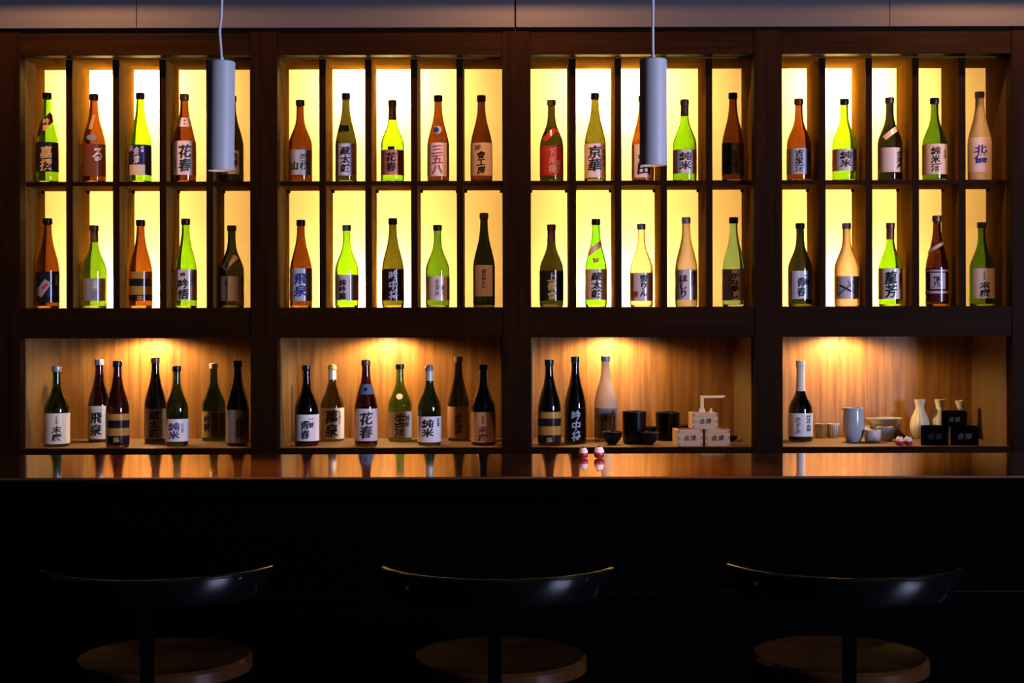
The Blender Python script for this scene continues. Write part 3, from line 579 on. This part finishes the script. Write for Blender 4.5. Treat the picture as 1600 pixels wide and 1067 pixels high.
root, R, H = ware('spouted_bowl', 1384, 24, 653.5, 682.5, [(.42, 0), (.44, .18), (.62, .30), (.86, .55), (.96, .80), (1.0, 1.0)], CELADON, 'wide grey serving bowl with pale rim and lip', 'bowl', None, CREAMC, inner=.003)
bm = bmesh.new()
q = [bm.verts.new(p) for p in ((-R * .93, -R * .3, H * .93), (-R * .93, R * .3, H * .93), (-R * 1.28, 0, H * .98), (-R * .92, -R * .3, H * 1.01), (-R * .92, R * .3, H * 1.01), (-R * 1.32, 0, H * 1.05), (-R * .90, 0, H * .72))]
for f in ((0, 2, 6), (2, 1, 6), (0, 3, 5, 2), (2, 5, 4, 1), (3, 4, 5), (0, 6, 1), (0, 1, 4, 3)): bm.faces.new([q[k] for k in f])
link('lip', bm, CREAMC, root)
# tokkuri flasks
TOK = [(.62, 0), (.70, .03), (.90, .16), (1.0, .30), (.98, .40), (.82, .55), (.58, .68), (.44, .77), (.42, .82), (.47, .90), (.58, 1.0)]
for cx, lb in ((1437, 'cream striped sake flask, leftmost of three'), (1468.5, 'cream striped sake flask, middle of three'), (1501, 'cream sake flask, rightmost of three behind black boxes')):
    root, R, H = ware('sake_flask', cx, 15, 624.5 if cx < 1490 else 626, 686.5, TOK, CREAMC, lb, 'flask', 'sake flasks', None)
    for k in range(14):       # incised brown flutes
        a = 2 * math.pi * (k + .3) / 14; bm = bmesh.new()
        tube(bm, [(R * r * math.cos(a + .05 * h), R * r * math.sin(a + .05 * h), H * h) for r, h in TOK[2:8]], .0008, 5)
        link('flute', bm, mat('flute brown', (0.30, 0.20, 0.09), 0.5), root, True)

# masu boxes
def flat_text(parent, string, x, z, size, y, m, gap=1.15, name='lettering'):
    bm = bmesh.new()
    for i, ch in enumerate(string):
        vs2, fs = glyph(ch); ox = x + (i - (len(string) - 1) / 2) * size * gap
        V = [bm.verts.new((ox + u * size, y, z + v * size)) for u, v in vs2]
        for f in fs:
            try: bm.faces.new([V[k] for k in f])
            except ValueError: pass
    me = bpy.data.meshes.new(name); bm.to_mesh(me); bm.free(); me.materials.append(m)
    o = bpy.data.objects.new(name, me); COL.objects.link(o); o.parent = parent; return o
def masu(x0, x1, y0, y1, z, Y, m, inkm, string, label, tz=0.0):
    """open square measuring cup: four boards and a base"""
    A, B = at(x0, y1, Y), at(x1, y0, Y); W = B.x - A.x; H = B.z - A.z if z is None else at((x0 + x1) / 2, y0, Y).z - z
    base = Z_NICHE + .0005 if z is None else z
    if z is None: H = B.z - base
    root = empty('masu_box', ((A.x + B.x) / 2, Y, base), tz, label, 'wooden box' if m is HINOKI else 'lacquer box', 'masu boxes')
    t = .008; h = W / 2
    boxo('front_board', m, root, -h, h, 0, t, 0, H, bev=.0012); boxo('back_board', m, root, -h, h, W - t, W, 0, H, bev=.0012)
    boxo('side_board', m, root, -h, -h + t, t, W - t, 0.0, H - .0004, bev=.0008); boxo('side_board', m, root, h - t, h, t, W - t, 0, H - .0004, bev=.0008)
    boxo('base', m, root, -h + t, h - t, t, W - t, 0.0005, .008, bev=0)
    if m is HINOKI:       # finger joints showing on the front
        jm = wood('cypress end grain', (0.24, 0.125, 0.06), (0.34, 0.19, 0.09), 1, .6)
        for s_ in (-1, 1):
            for k in (0, 2, 4): boxo('joint', jm, root, min(s_ * h, s_ * (h - t)), max(s_ * h, s_ * (h - t)), -.0005, .0003, H * k / 5 + .001, H * (k + 1) / 5 - .001, bev=0)
    flat_text(root, string, 0, H * .5, H * .34, -.0004, inkm)
    return root, H
r1, h1 = masu(1058.5, 1098, 671, 695, None, 5.022, HINOKI, ink('burnt'), '会津', 'pale wooden square sake box below left', .10)
r2, h2 = masu(1102, 1140.5, 671, 694.5, None, 5.022, HINOKI, ink('burnt'), '会津', 'pale wooden square sake box below right', -.03)
ZT = max(r1.location.z + h1, r2.location.z + h2) + .0006
r3, h3 = masu(1082, 1122, 645.5, 671, ZT, 5.026, HINOKI, ink('burnt'), '会津', 'pale wooden square sake box stacked on two others', .04)
# wooden L-shaped tap lever standing on the top box
P = at(1096, 648, 5.050)
hz = r3.location.z + h3 + .0004
lev = empty('wooden_lever', (P.x, 5.034, hz), .04, 'pale wooden L-shaped handle standing on the topmost sake box', 'wooden handle')
PALE = wood('bare pale wood', (0.66, 0.45, 0.22), (0.78, 0.56, 0.30), 2, .5)
hv = at(1096, 618, 5.034).z - hz; xl = (1133 - 1096) * 5.034 / FPX
boxo('foot', PALE, lev, -.010, .010, -.006, .006, 0, .014, bev=.002)
boxo('upright', PALE, lev, -.0055, .0055, -.004, .004, .014, hv - .0085, bev=.0015)
bm = bmesh.new(); box(bm, -.0055, xl, -.004, .004, hv - .008, hv)
for v in bm.verts:
    if v.co.x > xl - .001 and v.co.z < hv - .004: v.co.x -= .010
link('arm', bm, PALE, lev)
latheo('peg', PALE, lev, [(0, 0), (.006, 0), (.006, .006), (.0035, .010), (.0045, .014), (0, .016)], 14, cx=.030, cy=0.0)
BK = mat('black lacquer box', (0.0015, 0.0015, 0.0017), 0.5, spec=0.02)
g1, k1 = masu(1440, 1481, 667, 691, None, 5.03, BK, ink('dim'), '会津', 'black lacquered square box below left of three', -.26)
g2, k2 = masu(1486.5, 1528, 667, 690.5, None, 5.03, BK, ink('faint'), '会津', 'black lacquered square box below right of three', -.28)
ZT2 = max(g1.location.z + k1, g2.location.z + k2) + .0006
masu(1472.5, 1510, 643.5, 667, ZT2, 5.034, BK, ink('faint'), '会津', 'black lacquered square box stacked on two others', -.25)

# ------------------------------------------------------------------ papier-mache roly-poly dolls
RED = mat('doll red', (0.36, 0.012, 0.022), 0.35); FACE = mat('doll white', (0.72, 0.62, 0.64), 0.4); HAIR = mat('doll black', (0.01, 0.008, 0.01), 0.4)
def doll(loc, rr, H, label, lean=0.0):
    root = empty('roly_poly_doll', loc, 0, label, 'figurine', 'roly-poly dolls'); root.rotation_euler = (0, lean, -math.atan2(loc[0], loc[1]))
    latheo('body', RED, root, [(0, 0), (rr * .5, .0008), (rr * .82, H * .09), (rr * .98, H * .22), (rr, H * .34), (rr * .93, H * .45), (0, H * .45)], 28)
    latheo('face', FACE, root, [(0, H * .451), (rr * .95, H * .451), (rr * .97, H * .53), (rr * .86, H * .68), (rr * .66, H * .82), (rr * .5, H * .88), (0, H * .88)], 28)
    latheo('hair', HAIR, root, [(0, H * .881), (rr * .54, H * .881), (rr * .46, H * .93), (rr * .28, H * .98), (0, H)], 24)
    for s_ in (-1, 1):
        bm = bmesh.new(); bmesh.ops.create_uvsphere(bm, u_segments=8, v_segments=6, radius=rr * .07)
        bmesh.ops.translate(bm, verts=bm.verts, vec=(s_ * rr * .28, -rr * .80, H * .68)); link('eye', bm, HAIR, root, True)
def on_bar(px, py): return at(px, py, (EYE - CZ) * FPX / (unroll(px, py)[1] - PY0))
for px, py, yt, half, lb in ((912, 716, 697.5, 7.2, 'tiny red and white doll on the bar top, left of the pair'), (936, 716, 696, 8.2, 'tiny red and white doll on the bar top, right of the pair')):
    p = on_bar(px, py); H = at(px, yt, p.y).z - CZ
    doll((p.x, p.y, CZ + .0003), half * p.y / FPX, H, lb, -.04 if px < 920 else 0)
for px, lb in ((1405.5, 'tiny red and white doll on the niche shelf, nearer the serving bowl'), (1419, 'tiny red and white doll on the niche shelf, nearer the flasks')):
    Y = 5.045; p = at(px, 692, Y)
    doll((p.x, Y, Z_NICHE + .0003), 6.6 * Y / FPX, 15.5 * Y / FPX, lb)

# ------------------------------------------------------------------ bar stools
BANDM = mat('polished black band', (0.0010, 0.0010, 0.0012), 0.12, spec=0.6)
def stool(X, Y, phi, label):
    root = empty('bar_stool', (X, Y, 0), math.radians(phi), label, 'bar stool', 'bar stools along the counter')
    SZ, R, BR, BZ = 0.758, 0.168, 0.232, 0.942
    latheo('seat', SEATWOOD, root, [(0, SZ - .012), (R * .45, SZ - .0105), (R * .78, SZ - .006), (R * .90, SZ - .001), (R * .96, SZ), (R, SZ - .006), (R, SZ - .026), (R * .93, SZ - .034), (0, SZ - .034)], 64)
    latheo('seat_ring', STOOLBLACK, root, [(R - .010, SZ - .0345), (R + .001, SZ - .0345), (R + .004, SZ - .042), (R + .001, SZ - .052), (R - .010, SZ - .052)], 64, True)
    # curved back band
    bm = bmesh.new(); n = 48; prev = None; half = math.radians(66); hb = .054; th = .014
    cs = [(-th / 2, -hb + .006), (-th / 2 + .003, -hb), (th / 2 - .003, -hb), (th / 2, -hb + .006), (th / 2, -.0065), (th / 2 - .0017, -.002), (th / 2 - .005, 0), (-th / 2 + .005, 0), (-th / 2 + .0017, -.002), (-th / 2, -.0065)]
    for i in range(n + 1):
        a = -half + 2 * half * i / n; k = 1 - .35 * max(0, (abs(a) / half - .9) / .1)
        ring = [bm.verts.new(((BR + u + .30 * v) * math.sin(a), -(BR + u + .30 * v) * math.cos(a), BZ + v * k)) for u, v in cs]
        if prev:
            for j in range(10): bm.faces.new((prev[j], prev[(j + 1) % 10], ring[(j + 1) % 10], ring[j]))
        else: bm.faces.new(ring)
        prev = ring
    bm.faces.new(prev); link('backrest', bm, BANDM, root, True)
    # upright bracket joining band and seat
    bm = bmesh.new(); pts = [(-BR + .020, BZ - .03), (-BR + .024, SZ + .02), (-BR + .026, SZ - .03), (-BR + .042, SZ - .058), (-.05, SZ - .062)]; wd = .0125; prev = None
    for i, (y, z) in enumerate(pts):
        d = Vector(pts[min(i + 1, 4)]) - Vector(pts[max(i - 1, 0)]); d.normalize(); nn = Vector((-d.y, d.x)) * .004
        ring = [bm.verts.new((s_ * wd, y + q * nn.x, z + q * nn.y)) for s_, q in ((-1, -1), (1, -1), (1, 1), (-1, 1))]
        if prev:
            for j in range(4): bm.faces.new((prev[j], prev[(j + 1) % 4], ring[(j + 1) % 4], ring[j]))
        else: bm.faces.new(ring)
        prev = ring
    bm.faces.new(prev); link('back_upright', bm, STOOLBLACK, root)
    latheo('swivel_plate', STOOLBLACK, root, [(0, SZ - .053), (.08, SZ - .053), (.08, SZ - .066), (.03, SZ - .08), (0, SZ - .08)], 32)
    latheo('column', CHROME, root, [(0, .02), (.028, .02), (.028, SZ - .08), (0, SZ - .08)], 28)
    latheo('base', STOOLBLACK, root, [(0, 0), (.20, 0), (.205, .006), (.19, .012), (.05, .026), (.032, .05), (0, .05)], 48)
    bm = bmesh.new(); lathe(bm, [(.145 + .009 * math.cos(t), .30 + .009 * math.sin(t)) for t in [2 * math.pi * k / 10 for k in range(10)]], 40, closed=True); link('foot_ring', bm, CHROME, root, True)
    for k in range(3):
        a = 2 * math.pi * k / 3 + .4; bm = bmesh.new(); tube(bm, [(.026 * math.cos(a), .026 * math.sin(a), .30), (.14 * math.cos(a), .14 * math.sin(a), .30)], .006, 8); link('ring_spoke', bm, CHROME, root, True)
stool(-0.658, 2.83, 5, 'dark bar stool with curved back band, left of three')
stool(-0.0135, 2.83, -2, 'dark bar stool with curved back band, middle of three')
stool(0.640, 2.83, -8, 'dark bar stool with curved back band, right of three')
